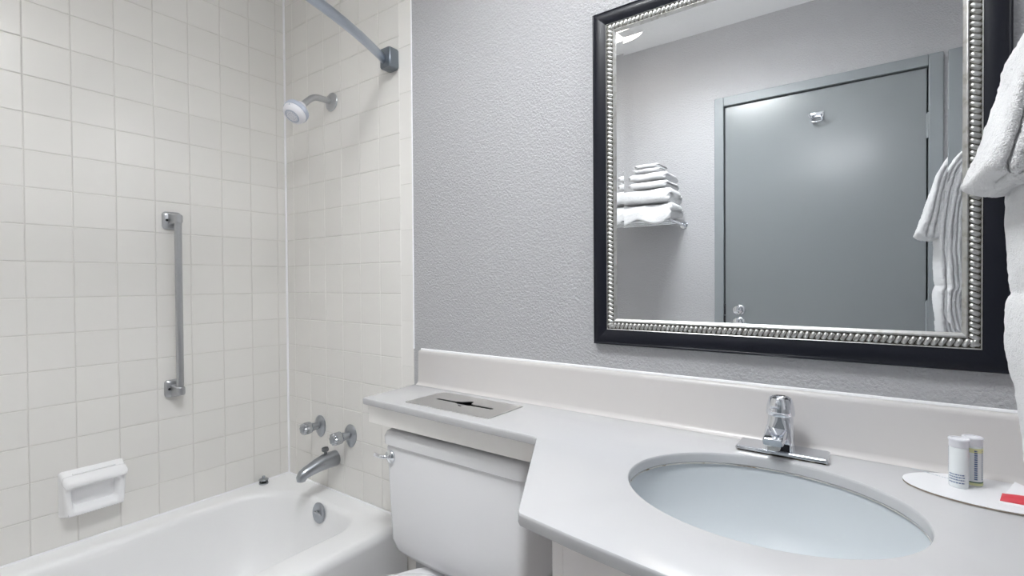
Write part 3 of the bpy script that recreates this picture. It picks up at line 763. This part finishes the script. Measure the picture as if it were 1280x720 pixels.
# ---- folded towels on a wall shelf, seen in the mirror
rk = empty('towel_shelf', (1.11, -1.40, 1.44), 'chrome wall rack under the folded towels seen in the mirror', 'towel rack')
for y in (-1.475, -1.40, -1.325, -1.285):
    bm = BM(); tube(bm, [(.84, y, 1.464), (1.212, y, 1.464)], .006, 12); obj('shelf_bar', bm, chrome, rk, smooth=True)
for x in (.842, 1.212):
    bm = BM(); tube(bm, smoothpath([(x, -1.522, 1.456), (x, -1.44, 1.458), (x, -1.36, 1.460), (x, -1.285, 1.463)], 5), .006, 12)
    lathe(bm, [(.02, 0), (.02, .004), (.008, .008)], (x, -RD, 1.456), (0, 1, 0), 16)
    obj('shelf_bracket', bm, chrome, rk, smooth=True)
def folded(x0, x1, yb, yf, z0, z1, seed, droop=0.0, layers=3, amp=.003):
    lps = []; n = 26
    seq = [(-.009, .30), (-.007, .62), (-.0035, .86)] + [(i, 1) for i in range(n)] + [(n, .86), (n + 1, .62), (n + 2, .30)]
    for i, e in seq:
        if i < 0: s = 0; x = x0 + .009 + i
        elif i >= n: s = 1; x = x1 - .009 + {n: .0035, n + 1: .007, n + 2: .009}[i]
        else: s = i / (n - 1); x = x0 + .009 + (x1 - x0 - .018) * s
        lp = []
        H = (z1 - z0) / 2; D = (yf - yb) / 2
        for k in range(36):
            a = 2 * PI * k / 36; c, sn = math.cos(a), math.sin(a)
            yy = (yb + yf) / 2 + D * math.copysign(abs(c) ** .35, c) * (.93 + .07 * e)
            zz = (z0 + z1) / 2 + H * math.copysign(abs(sn) ** .45, sn) * e
            if c > 0: zz -= droop * max(0, c) ** 2 * (1 + .35 * math.sin(s * 9 + seed)) * (.8 if sn > 0 else 1.15)
            xx = x + (.007 * math.sin(sn * layers * PI * .9)) * (1 if s > .5 else -1) * (abs(s - .5) * 2) ** 6
            q = Vector((xx, yy, zz))
            q += noise.noise_vector(q * 16 + Vector((seed * 3.1, 0, 0))) * amp * 1.6 + noise.noise_vector(q * 60) * amp * .5
            q.y = max(q.y, -RD + .004)
            lp.append(q)
        lps.append(lp)
    bm = BM(); loft(bm, lps); return bm
G = 'folded white towels on the wall rack'
stack = [(.960, 1.226, -1.46, -1.246, 1.4795, 1.545, .040, 'thick white bath towel at the bottom of the stack in the mirror', 'towel', 'bath_towel'),
         (.962, 1.218, -1.46, -1.250, 1.552, 1.618, .004, 'thick white bath towel second from the bottom of the mirrored stack', 'towel', 'bath_towel'),
         (1.020, 1.206, -1.45, -1.252, 1.624, 1.657, .002, 'folded white hand towel just above the bath towels in the mirror', 'towel', 'hand_towel'),
         (1.022, 1.203, -1.45, -1.250, 1.663, 1.699, .002, 'folded white hand towel just below the small washcloths in the mirror', 'towel', 'hand_towel'),
         (1.042, 1.172, -1.40, -1.256, 1.704, 1.722, .0, 'small folded white washcloth second from the top of the stack', 'washcloth', 'washcloth'),
         (1.048, 1.162, -1.40, -1.258, 1.7265, 1.7445, .0, 'small folded white washcloth on the very top of the stack', 'washcloth', 'washcloth')]
for i, (a, b, c, d, e, f, dr, lab, cat, nm) in enumerate(stack):
    obj(nm, folded(a, b, c, d, e, f, i + 1.3, dr, 3 if i < 4 else 2, .003 if i < 2 else .0018), terry, smooth=True, angle=180, label=lab, cat=cat, group=G)

# ================================================================== TOILETRIES
tr = empty('amenity_card', (2.16, -.105, CZ), 'oval white card tray lying on the counter right of the faucet', 'tray')
def oval(s, z, n=64):
    out = []
    for k in range(n):
        a = 2 * PI * k / n; c, sn = math.cos(a), math.sin(a)
        out.append(Vector((2.166 + (.111 + s) * math.copysign(abs(c) ** 1.0, c), -.105 + (.0685 + s) * sn + .012 * c * 0, z)))
    return out
bm = BM(); loft(bm, [oval(-.0002, CZ + .0008), oval(-.0002, CZ + .0030)]); obj('card_core', bm, card_e, tr)
bm = BM(); loft(bm, [oval(0, CZ + .0030), oval(0, CZ + .0036)]); cd = obj('card_face', bm, card_m, tr)
def dashes(parent, p0, p1, nrm, h, n, m, seed, name='print_line'):
    """one row of tiny illegible print as thin strips"""
    rnd = random.Random(seed); p0 = Vector(p0); p1 = Vector(p1); d = p1 - p0; nrm = Vector(nrm).normalized(); up = nrm.cross(d.normalized())
    bm = BM(); t = 0
    while t < 1:
        w = rnd.uniform(.4, 1.3) / n; a = p0 + d * t; b = p0 + d * min(1, t + w)
        q = [a, b, b + up * h, a + up * h]
        loft(bm, [[x + nrm * .00005 for x in q], [x + nrm * .0002 for x in q]])
        t += w + .35 / n
    obj(name, bm, m, parent)
a_ = CZ + .0036
for k in range(4):
    f0, f1 = k / 4, (k + .92) / 4
    dashes(cd, (2.070 + .050 * f0, -.047 - .026 * f0, a_), (2.070 + .050 * f1, -.047 - .026 * f1, a_), (0, 0, 1), .0026 if k < 2 else .0018, 4, ink_g, k)
def bottle(x, y, z, r, h, label, cap_m, lbl, ang):
    t = empty('toiletry_bottle', (x, y, z), label, 'bottle', 'toiletry bottles on the card tray')
    bm = BM(); lathe(bm, [(r * .9, 0), (r * .97, .001), (r, .004), (r, h * .80), (r * .96, h * .82), (r * .9, h * .825)], (x, y, z), (0, 0, 1), 36)
    bd = obj('bottle_body', bm, bottle_m, t, smooth=True)
    bm = BM(); lathe(bm, [(r * .97, h * .83), (r * 1.0, h * .835), (r * 1.0, h * .955), (r * 1.09, h * .96), (r * 1.10, h * .985), (r * 1.05, h), (r * .8, h + .0004), (r * .78, h - .001), (.001, h - .0012)], (x, y, z), (0, 0, 1), 40)
    obj('cap', bm, cap_m, t, smooth=True, angle=50)
    def band(z0, z1, a0, a1, m, nm='label_band'):
        bm = BM(); n = max(3, int((a1 - a0) / 8)); lp = [[], []]
        for e, rr in ((0, r + .00008), (1, r + .00028)):
            lp[e] = [Vector((x + rr * math.cos(math.radians(a0 + (a1 - a0) * k / n)), y + rr * math.sin(math.radians(a0 + (a1 - a0) * k / n)), z + z0)) for k in range(n + 1)]
        full = lp[0] + lp[1][::-1]
        loft(bm, [full, [p + Vector((0, 0, z1 - z0)) for p in full]]); obj(nm, bm, m, bd)
    lbl(band, h, ang)
def lbl1(band, h, g):
    rnd = random.Random(5)
    for j, zz in enumerate((.008, .0125, .0165, .0205)):
        a = g - 52
        while a < g + 42:
            w = rnd.uniform(5, 14); band(zz, zz + .0017, a, min(a + w, g + 44), ink_m, 'print_line'); a += w + 3.5
    for zz in range(12): band(.022 + zz * .0034, .0242 + zz * .0034, g - 84, g - 79, ink_m, 'print_line')
def lbl2(band, h, g):
    band(h * .835, h * .93, g - 60, g + 100, yellow_m) if False else None
    band(h * .70, h * .79, g - 60, g + 100, yellow_m); band(.002, .006, g - 60, g + 100, yellow_m); band(.0062, .008, g - 60, g + 100, mat('green_ink', (.08, .16, .10), .6), 'print_line')
    for zz in range(14): band(.011 + zz * .0034, .0133 + zz * .0034, g + 22, g + 40, ink_m, 'print_line')
    for zz in range(14): band(.011 + zz * .0034, .0133 + zz * .0034, g + 74, g + 80, ink_m, 'print_line')
zt_ = CZ + .0037
bottle(2.125, -.101, zt_, .0122, .0765, 'small white toiletry bottle with blue print standing nearer the sink', plastic_w, lbl1, 255)
bottle(2.144, -.078, zt_, .0122, .0765, 'small white toiletry bottle with yellow band just behind the blue print one', plastic_w, lbl2, 250)
# sachet
sc_ = empty('sachet', (2.20, -.10, zt_), 'red and white paper sachet lying on the card tray', 'sachet')
def pillow(bm, corners, hgt, n=12):
    A, B, C_, D = [Vector(c) for c in corners]; g = []; g2 = []
    for i in range(n + 1):
        r1, r2 = [], []
        for j in range(n + 1):
            s, t = i / n, j / n
            p = (A * (1 - s) + B * s) * (1 - t) + (D * (1 - s) + C_ * s) * t
            b = (16 * s * (1 - s) * t * (1 - t)) ** .6
            w = .0012 * math.sin(s * 40) * (1 - abs(2 * t - 1)) + .0012 * noise.noise(p * 150)
            r1.append(bm.verts.new(p + Vector((0, 0, hgt * b + max(0, w * b) + .0006)))); r2.append(bm.verts.new(p + Vector((0, 0, 0))))
        g.append(r1); g2.append(r2)
    for i in range(n):
        for j in range(n):
            bm.faces.new((g[i][j], g[i + 1][j], g[i + 1][j + 1], g[i][j + 1])); bm.faces.new((g2[i][j], g2[i][j + 1], g2[i + 1][j + 1], g2[i + 1][j]))
    for i in range(n):
        bm.faces.new((g[i][0], g2[i][0], g2[i + 1][0], g[i + 1][0])); bm.faces.new((g[i][n], g[i + 1][n], g2[i + 1][n], g2[i][n]))
        bm.faces.new((g[0][i], g[0][i + 1], g2[0][i + 1], g2[0][i])); bm.faces.new((g[n][i], g2[n][i], g2[n][i + 1], g[n][i + 1]))
bm = BM(); pillow(bm, [(2.166, -.139, zt_), (2.232, -.142, zt_), (2.240, -.120, zt_ + .006), (2.172, -.117, zt_ + .006)], .006); obj('red_band', bm, red_m, sc_, smooth=True, angle=60)
bm = BM(); pillow(bm, [(2.163, -.147, zt_), (2.232, -.150, zt_), (2.234, -.1425, zt_ + .001), (2.165, -.1395, zt_ + .001)], .001); obj('white_hem', bm, card_m, sc_, smooth=True, angle=60)
bm = BM(); pillow(bm, [(2.174, -.1165, zt_ + .003), (2.236, -.1195, zt_ + .003), (2.225, -.098, zt_ + .006), (2.190, -.090, zt_ + .018)], .002); obj('white_flap', bm, card_m, sc_, smooth=True, angle=60)
